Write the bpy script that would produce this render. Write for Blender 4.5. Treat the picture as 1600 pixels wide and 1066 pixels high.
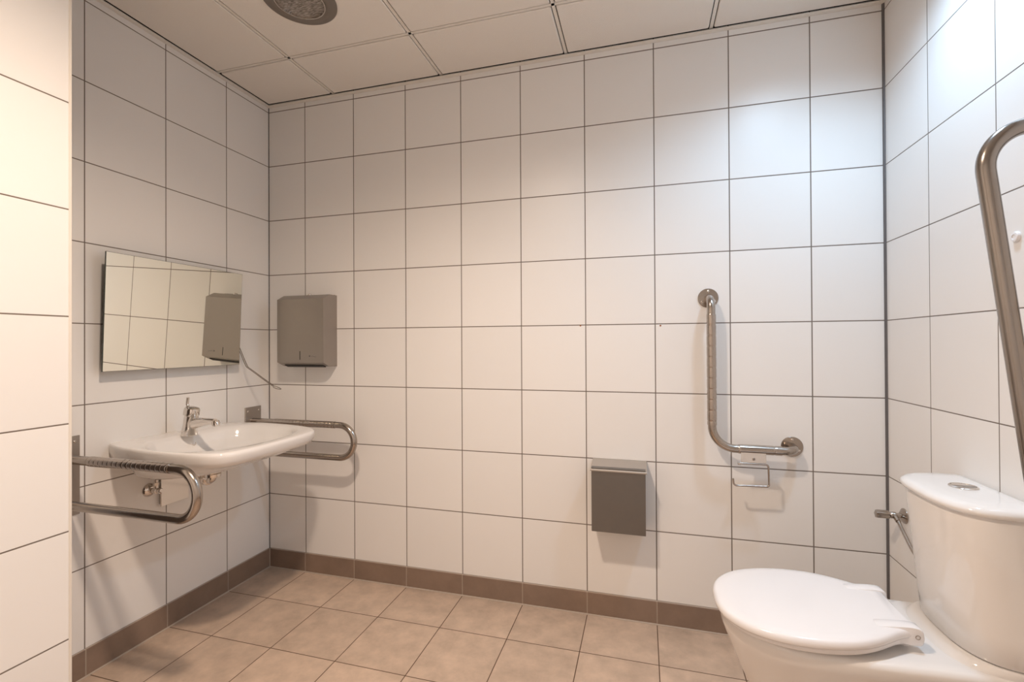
import bpy, bmesh, math, random
from mathutils import Vector, Matrix
random.seed(4)
scene = bpy.context.scene
for o in list(bpy.data.objects):
    bpy.data.objects.remove(o)
pi = math.pi

# ------------------------------------------------------------------ camera
cam_data = bpy.data.cameras.new('camera')
cam = bpy.data.objects.new('camera', cam_data)
scene.collection.objects.link(cam)
scene.camera = cam
cam_data.sensor_width = 36
cam_data.lens = 732.64 / 1600 * 36
cam_data.clip_start = 0.02
Rm = (Matrix.Rotation(0.27316, 3, 'Z') @ Matrix.Rotation(0.00522, 3, 'X') @ Matrix.Rotation(0.00504, 3, 'Y'))
right, fwd, up = Rm.col[0], Rm.col[1], Rm.col[2]
cm = Matrix((right, up, -fwd)).transposed().to_4x4()
cm.translation = (1.98824, -2.1304, 1.2197)
cam.matrix_world = cm

# ------------------------------------------------------------------ exposure / world
vs = scene.view_settings
vs.view_transform = 'Standard'; vs.look = 'None'; vs.gamma = 1.0; vs.use_curve_mapping = False
vs.exposure = 0.17
w = bpy.data.worlds.new('world'); scene.world = w; w.use_nodes = True
w.node_tree.nodes['Background'].inputs[0].default_value = (1, .93, .86, 1)
w.node_tree.nodes['Background'].inputs[1].default_value = 0.0

# ------------------------------------------------------------------ lamps (inside the recessed downlights)
COOL = (2.60, -0.66); WARM = (1.36, -1.43)
def spot(name, xy, energy, col, size, blend):
    l = bpy.data.lights.new(name, 'SPOT'); l.energy = energy; l.color = col
    l.spot_size = math.radians(size); l.spot_blend = blend; l.shadow_soft_size = .072
    o = bpy.data.objects.new(name, l); scene.collection.objects.link(o)
    o.location = (xy[0], xy[1], 2.522)
    return o
spot('cool_lamp', COOL, 50, (.54, .77, 1.0), 150, .75)
spot('warm_lamp', WARM, 170, (1.0, .79, .625), 156, 1.0)

# ------------------------------------------------------------------ materials
def nmat(name):
    m = bpy.data.materials.new(name); m.use_nodes = True
    return m, m.node_tree, m.node_tree.nodes['Principled BSDF']
def pmat(name, col, rough=.5, metal=0, coat=0, noise=0, nscale=40, emis=None, aniso=0, bump=0):
    m, nt, b = nmat(name)
    b.inputs['Base Color'].default_value = (*col, 1)
    b.inputs['Roughness'].default_value = rough
    b.inputs['Metallic'].default_value = metal
    b.inputs['Coat Weight'].default_value = coat
    b.inputs['Anisotropic'].default_value = aniso
    tc = nt.nodes.new('ShaderNodeTexCoord')
    nz = nt.nodes.new('ShaderNodeTexNoise'); nz.inputs['Scale'].default_value = nscale
    nz.inputs['Detail'].default_value = 4
    nt.links.new(tc.outputs['Object'], nz.inputs['Vector'])
    if noise:
        mr = nt.nodes.new('ShaderNodeMapRange')
        mr.inputs['To Min'].default_value = max(0, rough - noise); mr.inputs['To Max'].default_value = rough + noise
        nt.links.new(nz.outputs['Fac'], mr.inputs['Value']); nt.links.new(mr.outputs['Result'], b.inputs['Roughness'])
    if bump:
        bp = nt.nodes.new('ShaderNodeBump'); bp.inputs['Strength'].default_value = bump; bp.inputs['Distance'].default_value = .002
        nt.links.new(nz.outputs['Fac'], bp.inputs['Height']); nt.links.new(bp.outputs['Normal'], b.inputs['Normal'])
    if emis:
        b.inputs['Emission Color'].default_value = (*emis[0], 1); b.inputs['Emission Strength'].default_value = emis[1]
    return m

def tile_mat(name, au, ou, pu, av, ov, pv, tile, grout, g=.004, rough=.35, mottled=0, vlines=True, var=.02, gvert=None, mscale=6):
    """tiles on the plane spanned by object axes au, av (0,1,2); joints at offset + k*pitch"""
    m, nt, b = nmat(name)
    N, L = nt.nodes, nt.links
    tc = N.new('ShaderNodeTexCoord'); sp = N.new('ShaderNodeSeparateXYZ'); L.new(tc.outputs['Object'], sp.inputs[0])
    def math_(op, a, bb=None, c=None):
        n = N.new('ShaderNodeMath'); n.operation = op
        for i, v in enumerate((a, bb, c)):
            if v is None: continue
            if isinstance(v, (int, float)): n.inputs[i].default_value = v
            else: L.new(v, n.inputs[i])
        return n.outputs[0]
    def joint(ax, off, pitch):
        t = math_('DIVIDE', math_('SUBTRACT', sp.outputs[ax], off), pitch)
        f = math_('FRACT', t)
        d = math_('MULTIPLY', math_('MINIMUM', f, math_('SUBTRACT', 1, f)), pitch)
        mr = N.new('ShaderNodeMapRange'); mr.inputs['From Min'].default_value = g * .38; mr.inputs['From Max'].default_value = g * .62
        mr.inputs['To Min'].default_value = 1; mr.inputs['To Max'].default_value = 0
        L.new(d, mr.inputs['Value'])
        return mr.outputs['Result'], math_('FLOOR', t)
    j1, k1 = joint(au, ou, pu)
    if av is not None:
        j2, k2 = joint(av, ov, pv)
        mask = math_('MAXIMUM', j1, j2)
    else:
        mask, k2 = j1, math_('MULTIPLY', k1, 3.0)
    cb = N.new('ShaderNodeCombineXYZ'); L.new(k1, cb.inputs[0]); L.new(k2, cb.inputs[1])
    wn = N.new('ShaderNodeTexWhiteNoise'); L.new(cb.outputs[0], wn.inputs['Vector'])
    nz = N.new('ShaderNodeTexNoise'); nz.inputs['Scale'].default_value = mscale; nz.inputs['Detail'].default_value = 8; nz.inputs['Roughness'].default_value = .62
    ad = N.new('ShaderNodeVectorMath'); ad.operation = 'ADD'; L.new(tc.outputs['Object'], ad.inputs[0]); 
    sc = N.new('ShaderNodeVectorMath'); sc.operation = 'SCALE'; sc.inputs['Scale'].default_value = 7.3
    L.new(wn.outputs['Color'], sc.inputs[0]); L.new(sc.outputs[0], ad.inputs[1]); L.new(ad.outputs[0], nz.inputs['Vector'])
    val = math_('ADD', math_('MULTIPLY', math_('SUBTRACT', wn.outputs['Value'], .5), var * 2),
                math_('ADD', 1, math_('MULTIPLY', math_('SUBTRACT', nz.outputs['Fac'], .5), mottled * 2)))
    hsv = N.new('ShaderNodeHueSaturation'); hsv.inputs['Color'].default_value = (*tile, 1); L.new(val, hsv.inputs['Value'])
    mx = N.new('ShaderNodeMix'); mx.data_type = 'RGBA'; L.new(mask, mx.inputs['Factor'])
    L.new(hsv.outputs[0], mx.inputs['A']); mx.inputs['B'].default_value = (*grout, 1)
    L.new(mx.outputs['Result'], b.inputs['Base Color'])
    rr = math_('ADD', rough, math_('MULTIPLY', mask, .9 - rough)); L.new(rr, b.inputs['Roughness'])
    fine = N.new('ShaderNodeTexNoise'); fine.inputs['Scale'].default_value = 220; L.new(tc.outputs['Object'], fine.inputs['Vector'])
    h = math_('ADD', math_('SUBTRACT', 1, mask), math_('MULTIPLY', fine.outputs['Fac'], .05))
    bp = N.new('ShaderNodeBump'); bp.inputs['Strength'].default_value = .5; bp.inputs['Distance'].default_value = .0015
    L.new(h, bp.inputs['Height']); L.new(bp.outputs['Normal'], b.inputs['Normal'])
    return m

SK = .1013
TILE = (.885, .872, .855); GR = (.19, .155, .13)
X0, PX = .23699, .30016
m_back = tile_mat('tile_back', 0, X0, PX, 2, SK, .3, TILE, GR, .0042)
m_left = tile_mat('tile_left', 1, -.27388, .30709, 2, SK, .3, TILE, GR, .0038)
m_right = tile_mat('tile_right', 1, -.28478, .30591, 2, SK, .3, TILE, GR, .0034)
m_pier = tile_mat('tile_pier', 1, -1.197, .30709, 2, SK, .3, TILE, GR, .0038)
m_front = tile_mat('tile_front', 0, .04, PX, 2, SK, .3, TILE, GR, .004)
FT = (.56, .425, .325)
m_floor = tile_mat('tile_floor', 0, X0, PX, 1, -.27023, .30254, FT, (.10, .055, .03), .0034, .42, .42, var=.05, mscale=13)
SKC = (.26, .185, .14); SKG = (.40, .33, .27)
m_sk_x = tile_mat('skirting_tile_x', 0, X0, PX, None, 0, 1, SKC, SKG, .0045, .45, .3, var=.05, mscale=9)
m_sk_yl = tile_mat('skirting_tile_left', 1, -.27388, .30709, None, 0, 1, SKC, SKG, .0045, .45, .3, var=.05, mscale=9)
m_sk_yr = tile_mat('skirting_tile_right', 1, -.28478, .30591, None, 0, 1, SKC, SKG, .0045, .45, .3, var=.05, mscale=9)
m_sil = pmat('pale_silicone', (.48, .40, .33), .5)
m_sildark = pmat('dark_grey_silicone', (.13, .12, .12), .5)
m_ceil = pmat('ceiling_panel', (.88, .84, .785), .9, nscale=260, bump=.5)
m_ceilbar = pmat('ceiling_bar', (.84, .80, .74), .5)
m_dark = pmat('dark_gap', (.02, .018, .016), .8)
m_edge = pmat('ivory_edge_profile', (.80, .75, .68), .4)
m_steel = pmat('brushed_steel', (.42, .375, .335), .20, 1, noise=.05, nscale=90)
m_grip = pmat('steel_grip', (.45, .40, .36), .20, 1, noise=.05, nscale=140)
m_satin = pmat('satin_steel_sheet', (.38, .345, .315), .42, .85, noise=.05, nscale=25)
m_binf = pmat('worn_steel_sheet', (.20, .19, .18), .46, .85, noise=.12, nscale=30)
m_fold = pmat('dark_brushed_steel', (.33, .30, .275), .22, 1, noise=.05, nscale=90)
m_light = pmat('pale_satin_steel', (.72, .68, .64), .55, .6, noise=.05, nscale=60)
m_lidst = pmat('light_steel_sheet', (.50, .46, .42), .5, .8, noise=.05, nscale=25)
m_chrome = pmat('chrome', (.72, .68, .64), .09, 1)
m_cer = pmat('white_ceramic', (.84, .82, .80), .07, 0, coat=.3)
m_plastic = pmat('white_plastic', (.86, .85, .86), .16, 0)
m_black = pmat('black_plastic', (.012, .011, .01), .5)
m_mirror = pmat('mirror_silver', (.86, .87, .80), .0, 1)
m_medge = pmat('mirror_edge', (.05, .06, .05), .3)
m_rust = pmat('rust_brown', (.30, .12, .05), .8)
m_grey = pmat('dark_grey_rubber', (.16, .15, .15), .5)

# ------------------------------------------------------------------ helpers
def link(name, bm, mat, parent=None, smooth=True, angle=40, kind=None):
    bmesh.ops.recalc_face_normals(bm, faces=bm.faces)
    me = bpy.data.meshes.new(name); bm.to_mesh(me); bm.free()
    mats = mat if isinstance(mat, (list, tuple)) else [mat]
    for m_ in mats: me.materials.append(m_)
    if smooth:
        for p in me.polygons: p.use_smooth = True
        me.set_sharp_from_angle(angle=math.radians(angle))
    o = bpy.data.objects.new(name, me); scene.collection.objects.link(o)
    if parent:
        o.parent = parent; o.matrix_parent_inverse = Matrix.Translation(-Vector(parent.location))
    if kind: o['kind'] = kind
    return o
def thing(name, label, cat, loc, group=None):
    o = bpy.data.objects.new(name, None); scene.collection.objects.link(o); o.location = loc
    o.empty_display_size = .05
    o['label'] = label; o['category'] = cat
    if group: o['group'] = group
    return o
def tag(o, label, cat, group=None):
    o['label'] = label; o['category'] = cat
    if group: o['group'] = group
def box(bm, a, b, bev=0, seg=2, mi=0):
    a, b = Vector(a), Vector(b)
    r = bmesh.ops.create_cube(bm, size=1)
    for v in r['verts']:
        v.co = Vector((a[i] + (v.co[i] + .5) * (b[i] - a[i]) for i in range(3)))
    fs = {f for v in r['verts'] for f in v.link_faces}
    for f in fs: f.material_index = mi
    if bev:
        es = {e for v in r['verts'] for e in v.link_edges}
        bmesh.ops.bevel(bm, geom=list(es), offset=bev, segments=seg, affect='EDGES', profile=.5)
def bx(a, b, bev=0, seg=2):
    bm = bmesh.new(); box(bm, a, b, bev, seg); return bm
def fillet(pts, r, n=12):
    """polyline with rounded corners; r = radius or list per inner vertex"""
    pts = [Vector(p) for p in pts]; out = [pts[0]]
    for i in range(1, len(pts) - 1):
        ri = r[i - 1] if isinstance(r, (list, tuple)) else r
        a, b, c = pts[i - 1], pts[i], pts[i + 1]
        d1 = (a - b).normalized(); d2 = (c - b).normalized()
        ang = d1.angle(d2)
        if ang > pi - .01 or ri == 0: out.append(b); continue
        t = ri / math.tan(ang / 2)
        cc = b + (d1 + d2).normalized() * (ri / math.sin(ang / 2))
        s, e = b + d1 * t - cc, b + d2 * t - cc
        tot = s.angle(e); ax = s.cross(e).normalized()
        for k in range(n + 1): out.append(cc + Matrix.Rotation(tot * k / n, 3, ax) @ s)
    out.append(pts[-1]); return out
def tube(bm, pts, r, seg=20, cap=True, rad=None, closed=False):
    pts = [Vector(p) for p in pts]
    n = len(pts); rings = []
    def tan(i):
        if closed: return (pts[(i + 1) % n] - pts[i - 1]).normalized()
        if i == 0: return (pts[1] - pts[0]).normalized()
        if i == n - 1: return (pts[-1] - pts[-2]).normalized()
        return ((pts[i + 1] - pts[i]).normalized() + (pts[i] - pts[i - 1]).normalized()).normalized()
    t = tan(0); ref = Vector((0, 0, 1)) if abs(t.z) < .9 else Vector((1, 0, 0))
    u = (ref - t * ref.dot(t)).normalized()
    for i in range(n):
        t2 = tan(i); q = t.rotation_difference(t2); u = q @ u; t = t2
        u = (u - t * u.dot(t)).normalized(); v = t.cross(u)
        rr = rad[i] if rad else r
        rings.append([bm.verts.new(pts[i] + (u * math.cos(a) + v * math.sin(a)) * rr) for a in (2 * pi * k / seg for k in range(seg))])
    m = n if closed else n - 1
    for i in range(m):
        A, B = rings[i], rings[(i + 1) % n]
        for k in range(seg): bm.faces.new((A[k], A[(k + 1) % seg], B[(k + 1) % seg], B[k]))
    if cap and not closed:
        bm.faces.new(rings[0][::-1]); bm.faces.new(rings[-1])
def tb(pts, r, seg=20, **k):
    bm = bmesh.new(); tube(bm, pts, r, seg, **k); return bm
def lathe(bm, prof, origin=(0, 0, 0), axis=(0, 0, 1), seg=40, close=True):
    """prof: list of (radius, distance along axis)"""
    ax = Vector(axis).normalized(); q = Vector((0, 0, 1)).rotation_difference(ax); o = Vector(origin)
    rings = []
    for r, h in prof:
        rings.append([bm.verts.new(o + q @ Vector((r * math.cos(a), r * math.sin(a), h))) for a in (2 * pi * k / seg for k in range(seg))])
    for A, B in zip(rings, rings[1:]):
        for k in range(seg): bm.faces.new((A[k], A[(k + 1) % seg], B[(k + 1) % seg], B[k]))
    if close:
        bm.faces.new(rings[0][::-1]); bm.faces.new(rings[-1])
def lt(prof, origin=(0, 0, 0), axis=(0, 0, 1), seg=40, close=True):
    bm = bmesh.new(); lathe(bm, prof, origin, axis, seg, close); return bm
def loft(bm, rings, cap0=True, cap1=True):
    R = [[bm.verts.new(p) for p in r] for r in rings]; n = len(R[0])
    for A, B in zip(R, R[1:]):
        for k in range(n): bm.faces.new((A[k], A[(k + 1) % n], B[(k + 1) % n], B[k]))
    if cap0: bm.faces.new(R[0][::-1])
    if cap1: bm.faces.new(R[-1])
    return R
def interp(tab, x):
    if x <= tab[0][0]: return tab[0][1]
    for (a, fa), (b, fb) in zip(tab, tab[1:]):
        if x <= b: return fa + (fb - fa) * (x - a) / (b - a)
    return tab[-1][1]
def spline(pts, per=6, closed=False):
    """Catmull-Rom through points"""
    P = [Vector(p) for p in pts]; n = len(P); out = []
    for i in range(n if closed else n - 1):
        if closed: a, b, c, d = P[i - 1], P[i], P[(i + 1) % n], P[(i + 2) % n]
        else: a, b, c, d = P[max(i - 1, 0)], P[i], P[i + 1], P[min(i + 2, n - 1)]
        for k in range(per):
            t = k / per
            out.append(.5 * ((2 * b) + (c - a) * t + (2 * a - 5 * b + 4 * c - d) * t * t + (-a + 3 * b - 3 * c + d) * t ** 3))
    if not closed: out.append(P[-1])
    return out
def screw(parent, origin, axis, r=.004, name='screw', mat=None):
    bm = lt([(r, 0), (r, .0012), (r * .7, .0024), (r * .35, .0027), (r * .3, .0015)], origin, axis, 16)
    return link(name, bm, mat or m_chrome, parent)

# ------------------------------------------------------------------ room shell
W = 2.8914; YF = -2.40; ZC = 2.535; T = .12
PIX, PIY = .44, -1.197
def S(name, bm, mat, smooth=False): return link(name, bm, mat, None, smooth, kind='structure')
S('floor', bx((-T, YF - T, -.08), (W + T, T, 0)), m_floor)
S('wall_back', bx((-T, 0, 0), (W + T, T, 2.72)), m_back)
S('wall_left', bx((-T, YF - T, 0), (0, 0, 2.72)), m_left)
S('wall_right', bx((W, YF - T, 0), (W + T, 0, 2.72)), m_right)
S('wall_front', bx((0, YF - T, 0), (W, YF, 2.72)), m_front)
S('wall_pier', bx((0, YF, 0), (PIX, PIY, 2.72)), m_pier)
e = .003; B = .006
S('baseboard_back', bx((0, -B, 0), (W, 0, SK - .001), .0012, 1), m_sk_x)
S('baseboard_left', bx((0, PIY, 0), (B, -B, SK - .001), .0012, 1), m_sk_yl)
S('baseboard_right', bx((W - B, YF, 0), (W, -B, SK - .001), .0012, 1), m_sk_yr)
S('baseboard_front', bx((PIX + B, YF, 0), (W - B, YF + B, SK - .001), .0012, 1), m_sk_x)
S('baseboard_pier', bx((PIX, YF, 0), (PIX + B, PIY, SK - .001), .0012, 1), m_sk_yl)
# silicone beads: floor joint, top of the skirting, corners
def bead(name, a, b, s, mat):
    a, b = Vector(a), Vector(b)
    bm = tb([a, b], s, 8); S(name, bm, mat, True)
bead('trim_1', (B, -B, .001), (W - B, -B, .001), .0042, m_sil)
bead('trim_2', (B, PIY, .001), (B, -B, .001), .0042, m_sil)
bead('trim_3', (W - B, YF, .001), (W - B, -B, .001), .0042, m_sil)
bead('trim_4', (B, -.001, SK - .001), (W - B, -.001, SK - .001), .0022, m_sil)
bead('trim_5', (.001, PIY, SK - .001), (.001, -B, SK - .001), .0022, m_sil)
bead('trim_6', (.0005, -.0005, SK), (.0005, -.0005, 2.53), .0032, m_sildark)
bead('trim_7', (W - .001, -.001, 0), (W - .001, -.001, 2.53), .0066, m_sildark)
bead('trim_8', (B, -B, 0), (B, -B, SK), .003, m_sil)
S('trim_9', bx((PIX - .004, PIY - .005, 0), (PIX + .0015, PIY + .0025, 2.535), .001, 1), m_edge)
# ceiling: tegular panels in a grid with T bars
gx = [-.187, .426, 1.041, 1.657, 2.270, 2.95]
gy = [.12, -.335, -.948, -1.561, -2.174, -2.8]
bm = bmesh.new()
for i in range(len(gx) - 1):
    for j in range(len(gy) - 1):
        xa, xb = max(gx[i], .0216), min(gx[i + 1], W - .0216)
        ya, yb = max(gy[j + 1], YF), min(gy[j], -.0216)
        dl = .0105
        a = (xa + (dl if gx[i] > 0 else 0), ya + (dl if gy[j + 1] > YF else 0)); b_ = (xb - (dl if gx[i + 1] < W else 0), yb - (dl if gy[j] < 0 else 0))
        box(bm, (a[0], a[1], ZC), (b_[0], b_[1], ZC + .02), .0035, 1)
        # thin raised step along the panel's edge
for x in gx[1:-1]:
    box(bm, (x - .0065, YF, ZC + .0035), (x + .0065, 0, ZC + .01), 0, 1, 1)
for y in gy[1:-1]:
    box(bm, (0, y - .0065, ZC + .0035), (W, y + .0065, ZC + .01), 0, 1, 1)
box(bm, (0, YF, ZC + .012), (W, 0, ZC + .14), 0, 1, 2)
S('ceiling', bm, [m_ceil, m_ceilbar, m_dark])
def angle_trim(name, a, b): S(name, bx(a, b, .0008, 1), m_ceilbar)
angle_trim('trim_10', (0, -.020, ZC - .0085), (W, 0, ZC - .0025))
angle_trim('trim_11', (0, PIY, ZC - .0085), (.020, -.020, ZC - .0025))
angle_trim('trim_12', (W - .020, YF, ZC - .0085), (W, -.020, ZC - .0025))
angle_trim('trim_13', (PIX, YF, ZC - .0085), (PIX + .020, PIY, ZC - .0025))

# ------------------------------------------------------------------ downlights
def downlight(x, y, label, lit=None, name='recessed_downlight'):
    t = thing(name, label, 'ceiling light', (x, y, ZC), 'round recessed downlights in the ceiling')
    link('flange', lt([(.1355, -.0008), (.1355, -.0035), (.130, -.0065), (.097, -.0085), (.091, -.006), (.090, .0)], (x, y, ZC), seg=72, close=False), m_lring, t)
    link('inner_rim', lt([(.0915, -.001), (.0925, -.0105), (.089, -.0105), (.0872, .004)], (x, y, ZC), seg=72, close=False), m_chrome, t)
    if lit is None:
        link('reflector', lt([(.0905, -.002), (.086, -.0025), (.080, -.0034), (.06, -.0042), (.0, -.0046)], (x, y, ZC), seg=64, close=False), m_frost, t)
    else:
        link('lamp_glass', lt([(.0905, -.002), (.06, -.003), (.0, -.0035)], (x, y, ZC), seg=48, close=False), lit, t)
    return t
m_lring = pmat('downlight_flange', (.235, .205, .18), .45, .35)
# frosted, unlit glass with streaks
m_frost, nt, b = nmat('frosted_glass')
b.inputs['Roughness'].default_value = .25
tc = nt.nodes.new('ShaderNodeTexCoord'); mp = nt.nodes.new('ShaderNodeMapping'); mp.inputs['Scale'].default_value = (60, 260, 60); mp.inputs['Rotation'].default_value = (0, 0, .5)
nz = nt.nodes.new('ShaderNodeTexNoise'); nz.inputs['Scale'].default_value = 1; nz.inputs['Detail'].default_value = 6
cr = nt.nodes.new('ShaderNodeValToRGB'); cr.color_ramp.elements[0].position = .38; cr.color_ramp.elements[0].color = (.14, .12, .10, 1)
cr.color_ramp.elements[1].position = .68; cr.color_ramp.elements[1].color = (.50, .46, .42, 1)
nt.links.new(tc.outputs['Object'], mp.inputs[0]); nt.links.new(mp.outputs[0], nz.inputs['Vector']); nt.links.new(nz.outputs['Fac'], cr.inputs[0]); nt.links.new(cr.outputs[0], b.inputs['Base Color'])
bp = nt.nodes.new('ShaderNodeBump'); bp.inputs['Strength'].default_value = .6; bp.inputs['Distance'].default_value = .004
nt.links.new(nz.outputs['Fac'], bp.inputs['Height']); nt.links.new(bp.outputs[0], b.inputs['Normal'])
m_gl_c = pmat('lamp_glass_cool', (.9, .9, .9), .4, emis=((.86, .92, 1), 6))
m_gl_w = pmat('lamp_glass_warm', (.9, .9, .9), .4, emis=((1, .82, .62), 6))
downlight(.732, -.630, 'unlit round recessed downlight above the washbasin corner, cut by the top of the picture')
downlight(COOL[0], COOL[1], 'lit cool white recessed downlight above the toilet', m_gl_c)
downlight(WARM[0], WARM[1], 'lit warm recessed downlight in the middle of the ceiling', m_gl_w)

# ------------------------------------------------------------------ tilting mirror
YA, YB = -.857, -.240; Z0, Z1 = 1.121, 1.572
xb_, xt_ = .042, .062
t = thing('mirror', 'frameless rectangular wall mirror tilted forward above the washbasin', 'mirror', (0, -.55, 1.12))
def mquad(bm, off0, off1, inset=0):
    def P(y, z, o):
        x = xb_ + (xt_ - xb_) * (z - Z0) / (Z1 - Z0)
        return (x + o, y, z)
    ys = (YA + inset, YB - inset); zs = (Z0 + inset, Z1 - inset)
    v = [bm.verts.new(P(y, z, o)) for o in (off0, off1) for y, z in ((ys[0], zs[0]), (ys[1], zs[0]), (ys[1], zs[1]), (ys[0], zs[1]))]
    for f in ((0, 1, 2, 3), (4, 5, 6, 7), (0, 1, 5, 4), (1, 2, 6, 5), (2, 3, 7, 6), (3, 0, 4, 7)): bm.faces.new([v[i] for i in f])
bm = bmesh.new(); mquad(bm, -.005, -.0002); link('backing', bm, m_medge, t, False)
bm = bmesh.new(); mquad(bm, -.0003, .0004, .0012); link('glass', bm, m_mirror, t, False)
for y in (-.78, -.31):
    bm = bmesh.new()
    box(bm, (0, y - .02, 1.20), (.004, y + .02, 1.50), .001, 1); box(bm, (.002, y - .006, 1.33), (.047, y + .006, 1.36), .001, 1)
    link('bracket', bm, m_steel, t)
# wire lever that sets the tilt: a doubled rod ending in a flat loop
yl = -.212
side = [(.006, 1.215), (.0335, 1.160), (.056, 1.118), (.062, 1.109), (.070, 1.103), (.110, 1.080), (.150, 1.056), (.190, 1.033), (.222, 1.015)]
L1 = [Vector((x, yl - .0045, z)) for x, z in side]
L2 = [Vector((x, yl + .0045, z)) for x, z in side]
loop = [Vector((.232, yl - .010, 1.010)), Vector((.246, yl - .013, 1.005)), Vector((.260, yl - .008, 1.001)), Vector((.265, yl, .9995)), Vector((.260, yl + .008, 1.001)), Vector((.246, yl + .013, 1.005)), Vector((.232, yl + .010, 1.010))]
pts = spline(L1 + loop + L2[::-1], 5)
bm = tb(pts, .0019, 8); link('tilt_lever', bm, m_steel, t)
bm = bx((.0, yl - .050, 1.20), (.010, yl + .006, 1.222), .002); link('lever_mount', bm, m_steel, t)

# ------------------------------------------------------------------ paper towel dispenser
t = thing('paper_towel_dispenser', 'boxy stainless steel paper towel dispenser on the back wall right of the mirror', 'dispenser', (.293, 0, 1.10))
xa, xb2 = .153, .434; zt, zb = 1.477, 1.106; D = .11
bm = bmesh.new()
prof = [(0, zb), (-.062, zb), (-D, 1.1275), (-D, 1.4525), (-.062, zt), (0, zt)]
loft(bm, [[(xa, y, z) for y, z in prof], [(xb2, y, z) for y, z in prof]])
bmesh.ops.bevel(bm, geom=[e_ for e_ in bm.edges if abs(e_.calc_face_angle(0)) > .2], offset=.0022, segments=2, affect='EDGES', profile=.5)
link('housing', bm, m_satin, t, angle=30)
bm = bmesh.new()
box(bm, (xa + .022, -.082, zb + .0035), (xb2 - .022, -.060, zb + .012), .001, 1)
for v in bm.verts:
    k = (-.062 - v.co.y) / .048; k = max(0, min(1, k)); v.co.z = v.co.z - .0125 + k * .022 + .0045
link('paper_slot', bm, m_black, t, False)
link('level_window', bx((.2908, -D - .0006, 1.141), (.2955, -D + .004, 1.186), .0008, 1), m_black, t)
link('lock', lt([(.0105, -.002), (.0105, .006), (.008, .0085), (.003, .009), (.003, .0065)], (.302, -.045, zt - .001), (0, 0, 1), 24), m_chrome, t)
bm = bmesh.new()
box(bm, (xa + .01, -.003, zt - .004), (xb2 - .01, -.0005, zt + .0035), .0005, 1)
link('lid_seam', bm, m_steel, t)
bm = bmesh.new()   # the tiny maker's mark: a dot and a wavy dash
lathe(bm, [(.0045, -.0003), (.0045, .0005)], (.352, -D, 1.1605), (0, -1, 0), 14)
pts = [(.362, -D - .0002, 1.158), (.370, -D - .0002, 1.1600), (.380, -D - .0002, 1.1572), (.392, -D - .0002, 1.1560)]
tube(bm, spline(pts, 4), .0009, 6)
link('maker_mark', bm, m_grey, t)

# ------------------------------------------------------------------ fold-down looking U rails beside the washbasin
def wavy(pts, r, pitch, depth):
    """dense straight path with grip rings"""
    a, b = Vector(pts[0]), Vector(pts[1]); n = int((b - a).length / .0016); P, Rr = [], []
    for i in range(n + 1):
        s = (b - a).length * i / n; ph = (s / pitch) % 1
        P.append(a.lerp(b, i / n)); Rr.append(r + .0004 + depth * (1 - abs(2 * ph - 1) ** 8))
    return P, Rr
def basin_rail(y, label, plate_y, zoff=0):
    t = thing('basin_support_rail', label, 'grab rail', (0, y, .60), 'U-shaped rails either side of the washbasin')
    zt_, zb_ = .818 + zoff, .656 + zoff; r = .081; xe = .532
    r0 = .0157
    cz = (zt_ + zb_) / 2
    arc = [Vector((xe + r * math.sin(a), y, cz + r * math.cos(a))) for a in (pi * k / 28 for k in range(29))]
    link('tube', tb([(.003, y, zt_)] + [(.1, y, zt_)] + arc + [(.1, y, zb_), (.003, y, zb_)], r0, 28), m_steel, t)
    P, Rr = wavy([(.14, y, zt_), (.505, y, zt_)], r0 + .0004, .021, .0009)
    bm = tb(P, r0, 28, rad=Rr)
    link('grip', bm, m_grip, t)
    pl = link('wall_plate', bx((0.0, plate_y - .0525, .607), (.0045, plate_y + .0525, .893), .001, 1), m_satin, t)
    for dy in (-.036, .036):
        for z in (.872, .628):
            s = screw(pl, (.0045, plate_y + dy, z), (1, 0, 0), .0045)
            s.parent = pl; s.matrix_parent_inverse = Matrix.Translation(-Vector(t.location)) if False else Matrix.Identity(4)
            s.matrix_parent_inverse = (Matrix.Translation(t.location) @ Matrix.Translation(-Vector(t.location))).inverted()
    return t
basin_rail(-.958, 'polished steel U-shaped support rail left of the washbasin, next to the projecting wall', -.958)
basin_rail(-.1155, 'polished steel U-shaped support rail right of the washbasin, by the room corner', -.1155)

# ------------------------------------------------------------------ washbasin
YC = -.555
half = [(0, .252), (.06, .276), (.13, .294), (.22, .304), (.32, .304), (.40, .298), (.47, .286), (.52, .264), (.553, .228), (.569, .175), (.575, .095), (.576, 0)]
o_right = [(x, YC + h) for x, h in half]; o_left = [(x, YC - h) for x, h in half[:-1]][::-1]
raw = o_right + o_left
def res_outline(poly, n=96):
    P = spline([(x, y, 0) for x, y in poly], 6)
    L = [0]
    for a, b in zip(P, P[1:]): L.append(L[-1] + (b - a).length)
    out = []; j = 0
    for i in range(n):
        s = L[-1] * i / (n - 1)
        while j < len(L) - 2 and L[j + 1] < s: j += 1
        f = (s - L[j]) / max(1e-9, L[j + 1] - L[j]); out.append(P[j].lerp(P[j + 1], f))
    return out
OUT = res_outline(raw)      # open curve from wall (right) round the front to the wall (left)
def ring(sx, sy, z, x0=0.0, zf=None):
    """outline scaled in depth and width"""
    return [Vector((x0 + (p.x) * sx, YC + (p.y - YC) * sy, z if zf is None else zf(p.x / .576, z))) for p in OUT]
t = thing('washbasin', 'wide white ceramic wheelchair-height washbasin under the mirror', 'washbasin', (0, YC, .68))
drop = lambda u, z: z - .010 * max(0, u) ** 2
bowl_c = Vector((.30, YC, 0))
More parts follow.
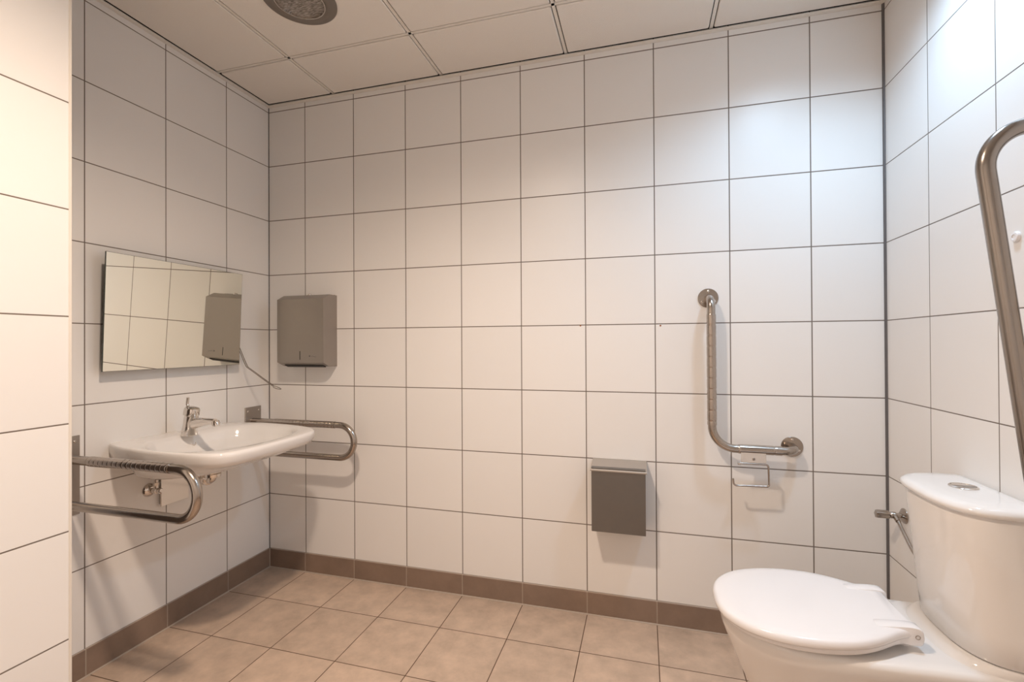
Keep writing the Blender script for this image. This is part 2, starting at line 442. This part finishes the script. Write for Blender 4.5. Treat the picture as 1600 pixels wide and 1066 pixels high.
def inner(f, z):
    """bowl ring: rounded oval, f = size, matched to the outline's angular order"""
    out = []
    for p in OUT:
        d = Vector((p.x - bowl_c.x, p.y - bowl_c.y, 0))
        a = math.atan2(d.y, d.x)
        rx, ry = .222 * f, .268 * f
        c_, s_ = math.cos(a), math.sin(a); n_ = 2.5
        k = 1 / ((abs(c_) / rx) ** n_ + (abs(s_) / ry) ** n_) ** (1 / n_)
        out.append(Vector((bowl_c.x + c_ * k, bowl_c.y + s_ * k, z)))
    return out
rings = [
    ring(.34, .34, .700), ring(.52, .50, .703), ring(.66, .66, .716), ring(.80, .80, .741), ring(.89, .895, .762), ring(.945, .95, .777),
    ring(.975, .978, .790, zf=drop), ring(.992, .994, .807, zf=drop), ring(1, 1, .824, zf=drop), ring(1, .999, .832, zf=drop), ring(.996, .994, .8375, zf=drop), ring(.988, .984, .8410, zf=drop), ring(.976, .970, .8418, zf=drop),
]
nI = [inner(1.06, .8395), inner(1.0, .8345), inner(.965, .822), inner(.93, .798), inner(.86, .768), inner(.72, .742), inner(.5, .727), inner(.25, .721), inner(.06, .719)]
# blend the first inner ring's height with the dropped front rim
for r_ in nI[:2]:
    for p in r_: p.z -= .007 * max(0, (p.x - .1) / .46)
bm = bmesh.new()
R = [[bm.verts.new(p) for p in r_] for r_ in rings + nI]
n = len(OUT)
for i, (A, Bq) in enumerate(zip(R, R[1:])):
    for k in range(n - 1): bm.faces.new((A[k], A[k + 1], Bq[k + 1], Bq[k]))
    if i >= len(rings) - 1:      # close the bowl rings and the ledge at the back
        bm.faces.new((A[-1], A[0], Bq[0], Bq[-1]))
bm.faces.new(R[-1]); bm.faces.new(R[0][::-1])
bm.faces.new([R[i][0] for i in range(len(rings))] + [R[i][-1] for i in reversed(range(len(rings)))])
body = link('bowl', bm, m_cer, t, angle=60)
# deeper body under the bowl, and the block against the wall
bm = bmesh.new()
def sup(cx, rx, ry, z, n_=2.6, N=48):
    out = []
    for k in range(N):
        a = 2 * pi * k / N; c_, s_ = math.cos(a), math.sin(a)
        q = 1 / ((abs(c_) / rx) ** n_ + (abs(s_) / ry) ** n_) ** (1 / n_)
        out.append(Vector((cx + c_ * q, YC + s_ * q, z)))
    return out
loft(bm, [sup(.14, .06, .10, .694), sup(.15, .11, .17, .698), sup(.17, .155, .22, .708), sup(.19, .18, .245, .724), sup(.21, .205, .262, .75)])
for v in bm.verts: v.co.x = max(v.co.x, .0005)
link('underside', bm, m_cer, t, angle=60)
link('overflow', lt([(.013, 0), (.013, .002), (.008, .0025), (.008, .0005)], (.118, YC, .797), (1, 0, .45), 24), m_chrome, t)
link('drain', lt([(.033, 0), (.033, .003), (.026, .004), (.024, .001), (.02, .0005), (.018, .005), (.003, .0062)], (.30, YC, .7195), (0, 0, 1), 32), m_chrome, t)

# ------------------------------------------------------------------ mixer tap
fx, fy, fz = .125, -.577, .836
t = thing('mixer_tap', 'chrome single-lever mixer tap standing on the washbasin ledge', 'tap', (fx, fy, fz))
bm = bmesh.new()
def ell(cx, cz, rx, ry, tilt=0, N=28):
    return [Vector((cx + rx * math.cos(a) * math.cos(tilt), fy + ry * math.sin(a), cz + rx * math.cos(a) * math.sin(tilt))) for a in (2 * pi * k / N for k in range(N))]
loft(bm, [ell(fx, fz, .030, .030), ell(fx, fz + .004, .0305, .0305), ell(fx + .001, fz + .03, .0275, .027), ell(fx + .006, fz + .055, .0275, .026, .1), ell(fx + .009, fz + .078, .028, .026, .2), ell(fx + .012, fz + .09, .0275, .025, .25)])
# spout grown out of the body
sp_ = [(fx + .004, fz + .046, .027, .020), (fx + .04, fz + .054, .0225, .018), (fx + .08, fz + .060, .0165, .015), (fx + .115, fz + .0625, .0130, .0135), (fx + .137, fz + .063, .0125, .0135)]
rr = []
for x, z, h, wd in sp_:
    rr.append([Vector((x, fy + wd * math.sin(a), z + h * math.cos(a))) for a in (2 * pi * k / 20 for k in range(20))])
loft(bm, rr)
link('body', bm, m_chrome, t, angle=50)
link('aerator', lt([(.0135, .0), (.0148, .002), (.0148, .018), (.0125, .020), (.0125, .022)], (fx + .139, fy, fz + .066), (.25, 0, -1), 24), m_chrome, t)
bm = bmesh.new()
lathe(bm, [(.0265, 0), (.0295, .003), (.0295, .026), (.026, .033), (.012, .037)], (fx + .008, fy, fz + .085), (.25, 0, 1), 32)
link('cartridge_cap', bm, m_chrome, t)
bm = bmesh.new()
tube(bm, spline([(fx + .034, fy, fz + .097), (fx + .012, fy, fz + .112), (fx - .004, fy, fz + .118), (fx - .012, fy, fz + .13), (fx - .010, fy, fz + .150), (fx - .008, fy, fz + .160)], 5), .006, 14,
     rad=None)
lv = link('lever', bm, m_chrome, t)
link('dot', lt([(.003, 0), (.003, .001)], (fx + .03, fy - .0195, fz + .098), (.5, -1, .2), 14), m_black, t)

# ------------------------------------------------------------------ waste pipe, plate and stop valve under the basin
t = thing('waste_trap', 'chrome waste pipe running from under the washbasin to the wall', 'pipe', (.275, -.60, .66))
TPY = -.600
link('pipe', tb(fillet([(.275, TPY, .722), (.275, TPY, .662), (.004, TPY + .06, .662)], .024), .0165, 24), m_chrome, t)
link('collar', lt([(.0165, 0), (.0245, .001), (.026, .006), (.0265, .02), (.0235, .023), (.0165, .024)], (.245, TPY + .008, .662), (-1, .22, 0), 30), m_chrome, t)
link('collar', lt([(.021, 0), (.030, .002), (.031, .014), (.027, .017), (.018, .018)], (.275, TPY, .676), (0, 0, 1), 30), m_chrome, t)
link('cup', lt([(.0165, 0), (.027, .004), (.0285, .022), (.028, .078), (.024, .086), (.0165, .088)], (.205, TPY + .016, .662), (-1, .22, 0), 32), m_chrome, t)
t2 = thing('service_plate', 'polished square steel plate standing off the wall below the washbasin', 'wall plate', (0, -.585, .55))
link('plate', bx((.012, -.617, .535), (.018, -.492, .69), .001, 1), m_chrome, t2)
link('box', bx((0, -.611, .541), (.012, -.498, .684), .002, 1), m_satin, t2)
t = thing('stop_valve', 'small chrome stop valve on the wall under the washbasin', 'valve', (0, -.655, .617))
vy, vz = -.655, .617
link('escutcheon', lt([(.028, 0), (.0275, .003), (.018, .012), (.011, .014)], (0, vy, vz), (1, 0, 0), 36), m_chrome, t)
bm = bmesh.new(); lathe(bm, [(.009, 0), (.009, .02), (.012, .022), (.012, .04), (.009, .042)], (.008, vy, vz), (1, 0, 0), 20)
tube(bm, [(.040, vy, vz), (.040, vy, vz + .045)], .008, 16)
link('body', bm, m_chrome, t)
link('nut', lt([(.0115, 0), (.0115, .012), (.008, .013)], (.040, vy, vz + .022), (0, 0, 1), 6), m_chrome, t)
link('knob', lt([(.008, 0), (.0105, .002), (.0115, .018), (.0095, .021), (.004, .022)], (.048, vy, vz), (1, 0, 0), 12), m_chrome, t)
link('supply_hose', tb(spline([(.040, vy, vz + .04), (.045, vy + .008, vz + .075), (.052, vy + .015, .70), (.06, vy + .03, .712)], 6), .0055, 12), m_steel, t)

# ------------------------------------------------------------------ L-shaped grab bar
t = thing('l_shaped_grab_bar', 'steel L-shaped grab bar on the back wall near the toilet', 'grab bar', (2.25, 0, .79))
yb = -.072; r0 = .0163
P0 = [(2.2525, -.004, 1.404), (2.2545, yb, 1.404), (2.2555, yb, .792), (2.563, yb, .792), (2.563, -.004, .7965)]
path = fillet(P0, [.048, .088, .048], 16)
link('tube', tb(path, r0, 28), m_steel, t)
P, Rr = wavy([(2.2548, yb, 1.335), (2.2554, yb, .885)], r0 + .0004, .0435, .0013)
link('grip', tb(P, r0, 28, rad=Rr), m_grip, t)
P, Rr = wavy([(2.352, yb, .792), (2.508, yb, .792)], r0 + .0004, .0435, .0013)
link('grip', tb(P, r0, 28, rad=Rr), m_grip, t)
for cx, cz in ((2.2525, 1.407), (2.563, .797)):
    fl = link('flange', lt([(.0405, 0), (.0405, .0035), (.039, .005), (.018, .0052)], (cx, 0, cz), (0, -1, 0), 48), m_steel, t)
    for a in (90, 210, 330):
        s = screw(None, (cx + .029 * math.cos(math.radians(a)), -.005, cz + .029 * math.sin(math.radians(a))), (0, -1, 0), .0048)
        s.parent = fl; s.matrix_parent_inverse = Matrix.Identity(4)

# toilet roll holder clamped under it
t = thing('toilet_roll_holder', 'empty bent-wire toilet roll holder clamped under the L-shaped grab bar', 'toilet roll holder', (2.40, yb, .745))
link('clamp', lt([(.0164, 0), (.0186, 0), (.0186, .090), (.0164, .090)], (2.361, yb, .792), (1, 0, 0), 36), m_steel, t)
ypl = yb - .012
pl = link('plate', bx((2.360, ypl - .0035, .742), (2.450, ypl, .783), .001, 1), m_light, t)
s = screw(None, (2.405, ypl - .0035, .7585), (0, -1, 0), .0055, mat=m_satin); s.parent = pl; s.matrix_parent_inverse = Matrix.Identity(4)
yw = ypl - .004
pts = fillet([(2.352, yw, .7385), (2.457, yw, .7385), (2.459, yw, .6530), (2.332, yw, .6490), (2.330, yw, .676)], [.011, .008, .012], 8)
link('wire_arm', tb(pts, .0036, 14), m_steel, t)
link('end_knob', lt([(.0062, 0), (.0068, .003), (.0068, .011), (.005, .013)], (2.359, yw, .7385), (-1, 0, 0), 18), m_chrome, t)

# ------------------------------------------------------------------ waste bin on the back wall
t = thing('wall_mounted_bin', 'small grey steel waste bin with lid fixed low on the back wall', 'waste bin', (1.882, 0, .42))
bm = bmesh.new()
bx0, bx1 = 1.7715, 1.9935
prof = [(-.002, .415), (-.112, .419), (-.1165, .423), (-.1165, .690), (-.002, .690)]
loft(bm, [[(bx0, y, z) for y, z in prof], [(bx1, y, z) for y, z in prof]])
bmesh.ops.bevel(bm, geom=[e_ for e_ in bm.edges if abs(e_.calc_face_angle(0)) > .5], offset=.0015, segments=2, affect='EDGES', profile=.5)
link('container', bm, m_binf, t, angle=30)
bm = bmesh.new()
prof = [(-.001, .7035), (-.1195, .6850), (-.1215, .683), (-.1215, .6775), (-.1200, .6775), (-.1200, .682), (-.001, .6995)]
loft(bm, [[(1.767, y, z) for y, z in prof], [(1.9985, y, z) for y, z in prof]])
link('lid', bm, m_lidst, t, angle=25)
for xx in (1.767, 1.997):
    link('lid_flange', bx((xx, -.1205, .6775), (xx + .0015, -.001, .684)), m_satin, t, False)

# ------------------------------------------------------------------ toilet
TY = -.602
t = thing('toilet', 'white close-coupled toilet with closed lid against the right wall', 'toilet', (2.55, TY, 0))
def pan_ring(z, xf, xm, w_, wb, xb, r, yc=TY):
    out = []
    for k in range(17):
        a = pi / 2 * k / 16; n_ = 2.15
        c_, s_ = math.cos(a), math.sin(a)
        q = 1 / ((abs(c_)) ** n_ + (abs(s_)) ** n_) ** (1 / n_)
        out.append((xm - (xm - xf) * c_ * q, w_ * s_ * q))
    x1 = xb - r
    for k in range(1, 13):
        u = k / 12; s_ = u * u * (3 - 2 * u); out.append((xm + (x1 - xm) * u, w_ + (wb - w_) * s_))
    for k in range(1, 7):
        a = pi / 2 * k / 6; out.append((x1 + r * math.sin(a), wb - r + r * math.cos(a)))
    full = [Vector((x, yc + y, z)) for x, y in out] + [Vector((x, yc - y, z)) for x, y in out[1:]][::-1]
    # order: tip .. back (+y), back .. tip (-y)
    return full
bm = bmesh.new()
rings = [
    pan_ring(.000, 2.345, 2.50, .112, .105, 2.80, .05), pan_ring(.012, 2.345, 2.50, .112, .105, 2.80, .05),
    pan_ring(.10, 2.338, 2.50, .105, .100, 2.795, .05), pan_ring(.20, 2.290, 2.48, .115, .100, 2.79, .05),
    pan_ring(.28, 2.252, 2.46, .138, .105, 2.79, .05), pan_ring(.335, 2.231, 2.45, .158, .112, 2.80, .05),
    pan_ring(.368, 2.218, 2.44, .172, .130, 2.82, .05), pan_ring(.386, 2.211, 2.44, .180, .155, 2.865, .03),
    pan_ring(.396, 2.208, 2.44, .184, .166, 2.885, .018), pan_ring(.418, 2.205, 2.44, .187, .169, 2.888, .018),
    pan_ring(.428, 2.209, 2.44, .184, .166, 2.886, .016), pan_ring(.4325, 2.219, 2.44, .175, .157, 2.880, .014),
    pan_ring(.4325, 2.245, 2.45, .150, .135, 2.86, .014)]
loft(bm, rings)
link('pan', bm, m_cer, t, angle=65)
# raised seat for the cistern
def dring(z, xf, xb, w_, ax=.135, n_=2.9, yc=TY, rb=.012):
    """front half a superellipse of depth ax, straight sides back to the wall"""
    out = []
    for k in range(25):
        a = pi / 2 * k / 24; c_, s_ = math.cos(a), math.sin(a)
        q = 1 / (abs(c_) ** n_ + abs(s_) ** n_) ** (1 / n_)
        out.append((xf + ax - ax * c_ * q, w_ * s_ * q))
    out[0] = (xf, 0); xs = out[-1][0]
    for k in range(1, 4): out.append((xs + (xb - rb - xs) * k / 3, w_))
    for k in range(1, 5):
        a = pi / 2 * k / 4; out.append((xb - rb + rb * math.sin(a), w_ - rb + rb * math.cos(a)))
    out.append((xb, 0))
    return [Vector((x, yc + y, z)) for x, y in out] + [Vector((x, yc - y, z)) for x, y in out[1:-1]][::-1]
bm = bmesh.new()
loft(bm, [dring(.428, 2.705, 2.885, .165), dring(.436, 2.710, 2.885, .166), dring(.444, 2.720, 2.885, .166), dring(.449, 2.729, 2.884, .164)])
link('cistern_ledge', bm, m_cer, t, angle=60)
bm = bmesh.new()
TC = TY - .004
kw = dict(yc=TC)
loft(bm, [dring(.4495, 2.748, 2.882, .160, **kw), dring(.454, 2.741, 2.884, .166, **kw), dring(.52, 2.735, 2.885, .169, **kw), dring(.66, 2.722, 2.885, .170, **kw), dring(.796, 2.710, 2.885, .171, **kw), dring(.803, 2.712, 2.884, .169, **kw)])
cis = link('cistern', bm, m_cer, t, angle=60)
bm = bmesh.new()
loft(bm, [dring(.8038, 2.708, 2.884, .170, **kw), dring(.8045, 2.701, 2.886, .175, **kw), dring(.811, 2.697, 2.888, .1775, **kw), dring(.819, 2.700, 2.888, .1755, **kw), dring(.8255, 2.708, 2.883, .168, **kw), dring(.8288, 2.724, 2.873, .156, .11, **kw), dring(.8305, 2.752, 2.855, .120, .08, **kw)])
link('cistern_lid', bm, m_cer, t, angle=60)
bc = (2.808, TC + .006, .8302)
fb = link('flush_button', lt([(.031, -.002), (.031, .002), (.0285, .0045), (.026, .0048), (.0255, .003)], bc, (0, 0, 1), 48), m_chrome, t)
for sgn, nm, c_ in ((1, 'full_flush', .24), (-1, 'half_flush', .12)):
    bm = bmesh.new(); N = 20
    base = [Vector((bc[0] + .0245 * math.cos(a), bc[1] + .0245 * math.sin(a), 0)) for a in (pi * k / N + (0 if sgn > 0 else pi) for k in range(N + 1))]
    off = Vector((0, sgn * .0008, 0))
    rr_ = [[p + off + Vector((0, 0, bc[2] + z)) for p in base] for z in (.001, .0042)]
    loft(bm, rr_)
    s = link(nm, bm, m_satin if sgn < 0 else m_chrome, None, angle=30); s.parent = fb; s.matrix_parent_inverse = Matrix.Identity(4)
# seat and lid
LT = [(2.188, 0), (2.1885, .028), (2.192, .055), (2.200, .083), (2.216, .114), (2.245, .147), (2.285, .173), (2.33, .189), (2.38, .1965), (2.43, .1965), (2.48, .189), (2.52, .176), (2.555, .158), (2.585, .138), (2.61, .121), (2.632, .111), (2.655, .108)]
def lid_ring(sc, z, yc=TY - .004, tilt=.0, dz=0, cut=2.655, ear=0):
    out = []
    cx = 2.42
    for x, h in LT:
        out.append((cx + (x - cx) * sc, h * sc))
    out = [(p.x, p.y) for p in spline([(x, h, 0) for x, h in out], 3)]
    full = [(x, y) for x, y in out] + [(x, -y) for x, y in out[1:]][::-1]
    return [Vector((x, yc + y, z + tilt * (x - 2.188))) for x, y in full]
TL = .056
bm = bmesh.new()
loft(bm, [lid_ring(.935, .431, tilt=.04), lid_ring(.950, .433, tilt=.045), lid_ring(.952, .440, tilt=TL), lid_ring(.940, .4442, tilt=TL)])
link('seat', bm, m_plastic, t, angle=60)
bm = bmesh.new()
loft(bm, [lid_ring(.965, .4445, tilt=TL), lid_ring(.990, .4450, tilt=TL), lid_ring(1.0, .449, tilt=TL), lid_ring(1.0, .4545, tilt=TL), lid_ring(.993, .4605, tilt=TL), lid_ring(.978, .4645, tilt=TL), lid_ring(.955, .4668, tilt=TL), lid_ring(.85, .4685, tilt=TL), lid_ring(.6, .4700, tilt=TL), lid_ring(.2, .4705, tilt=TL)])
link('lid', bm, m_plastic, t, angle=60)
hb = []
for s_ in (-1, 1):
    yy = TY - .004 + s_ * .094
    bm = bmesh.new()
    prof = [(2.555, .472), (2.585, .462), (2.625, .452), (2.655, .452), (2.663, .463), (2.662, .486), (2.653, .4955), (2.63, .4975), (2.59, .494), (2.560, .489)]
    P = [(p.x, p.z) for p in spline([(x, 0, z) for x, z in prof], 4, closed=True)]
    loft(bm, [[(2.625 + (x - 2.625) * .93, yy - .0165, .477 + (z - .477) * .93) for x, z in P], [(x, yy - .014, z) for x, z in P], [(x, yy + .014, z) for x, z in P], [(2.625 + (x - 2.625) * .93, yy + .0165, .477 + (z - .477) * .93) for x, z in P]])
    h_ = link('hinge', bm, m_plastic, t, angle=50)
    bm = lt([(.0058, 0), (.0058, .0012), (.0044, .0016), (.0040, .0004)], (2.649, yy + s_ * .0160, .474), (0, s_, 0), 20)
    s = link('hinge_pin', bm, m_steel, None); s.parent = h_; s.matrix_parent_inverse = Matrix.Identity(4)
    link('hinge_post', lt([(.013, 0), (.011, .003), (.009, .03)], (2.635, yy - s_ * .025, .4322), (0, 0, 1), 20), m_plastic, t)

# angle valve feeding the cistern
t = thing('angle_valve', 'steel angle valve with lobed knob on the right wall behind the cistern', 'valve', (W, -.115, .585))
ay, az = -.118, .590
link('escutcheon', lt([(.027, 0), (.0265, .003), (.014, .012), (.010, .013)], (W, ay, az), (-1, 0, 0), 36), m_steel, t)
bm = bmesh.new(); lathe(bm, [(.0085, 0), (.0085, .018), (.0115, .020), (.0115, .034), (.0085, .038)], (W - .008, ay, az), (-1, 0, 0), 20)
tube(bm, [(W - .032, ay, az), (W - .032, ay - .03, az - .012)], .0085, 16)
link('body', bm, m_steel, t)
bm = bmesh.new(); kr = []
for d_, s_ in ((0, .6), (.003, .95), (.008, 1), (.036, 1.0), (.043, .9), (.045, .5)):
    kr.append([Vector((W - .046 - d_, ay + (.0135 + .002 * math.cos(5 * a)) * s_ * math.cos(a), az + (.0135 + .002 * math.cos(5 * a)) * s_ * math.sin(a))) for a in (2 * pi * k / 40 for k in range(40))])
loft(bm, kr)
link('knob', bm, m_steel, t)
link('supply_hose', tb(spline([(W - .032, ay - .026, az - .010), (W - .033, ay - .07, az - .04), (W - .040, ay - .15, az - .075), (W - .05, ay - .25, az - .085), (W - .06, ay - .352, az - .085)], 7), .006, 14), m_steel, t)

# ------------------------------------------------------------------ folded-up support rail in the right foreground
t = thing('folding_support_rail', 'thick steel drop-down rail folded upright in the right foreground', 'grab rail', (W, -.95, .80))
ry = -.95; r0 = .0160
a0 = Vector((2.7385, ry, .93)); a1 = Vector((2.6540, ry, 1.642))
dv = (a1 - a0).normalized(); nv = Vector((-dv.z, 0, dv.x)) * -1   # towards the wall
wd = .165
a0 = a0 - dv * .10
pts = fillet([a0, a1, a1 + nv * wd, a0 + nv * (wd) + dv * .02], [.078, .078], 18)
link('tube', tb(pts, r0, 32), m_fold, t)
link('wall_plate', bx((W - .006, ry - .055, .66), (W, ry + .055, .92), .002, 1), m_satin, t)
link('pivot', tb([(W - .055, ry - .05, .80), (W - .055, ry + .05, .80)], .019, 24), m_steel, t)
for s_ in (-1, 1):
    link('hinge_bracket', bx((W - .075, ry + s_ * .040 - .003, .765), (W - .004, ry + s_ * .040 + .003, .845), .001, 1), m_steel, t)
p1 = a0 + nv * wd + dv * .02
link('lower_arm', tb(fillet([a0, a0 - dv * .03 + nv * .02, Vector((W - .055, ry, .80))], .012), r0 * .98, 24), m_steel, t)
link('upper_arm', tb([p1, (W - .055, ry, .80)], r0 * .98, 24), m_steel, t)

# bumper disc and rusty plugs on the walls
o = link('wall_stop', lt([(.0135, 0), (.0135, .004), (.0115, .0075), (.007, .008), (.0065, .0065), (.003, .0065)], (W, -.660, 1.4805), (-1, 0, 0), 32), m_plastic)
tag(o, 'small round white plastic stop on the right wall beside the folded rail', 'wall stop')
for x, z, l in ((1.714, 1.299, 'tiny rusty screw in a tile joint of the back wall, left of the L-shaped grab bar, nearer the room middle'), (2.060, 1.294, 'tiny rusty screw in a tile joint of the back wall, close left of the L-shaped grab bar')):
    o = link('wall_screw', lt([(.0038, 0), (.0036, .0012), (.002, .002), (.001, .0012)], (x, 0, z), (0, -1, 0), 14), m_rust)
    tag(o, ' '.join(l.split()[:16]), 'screw', 'rusty screws in the back wall')
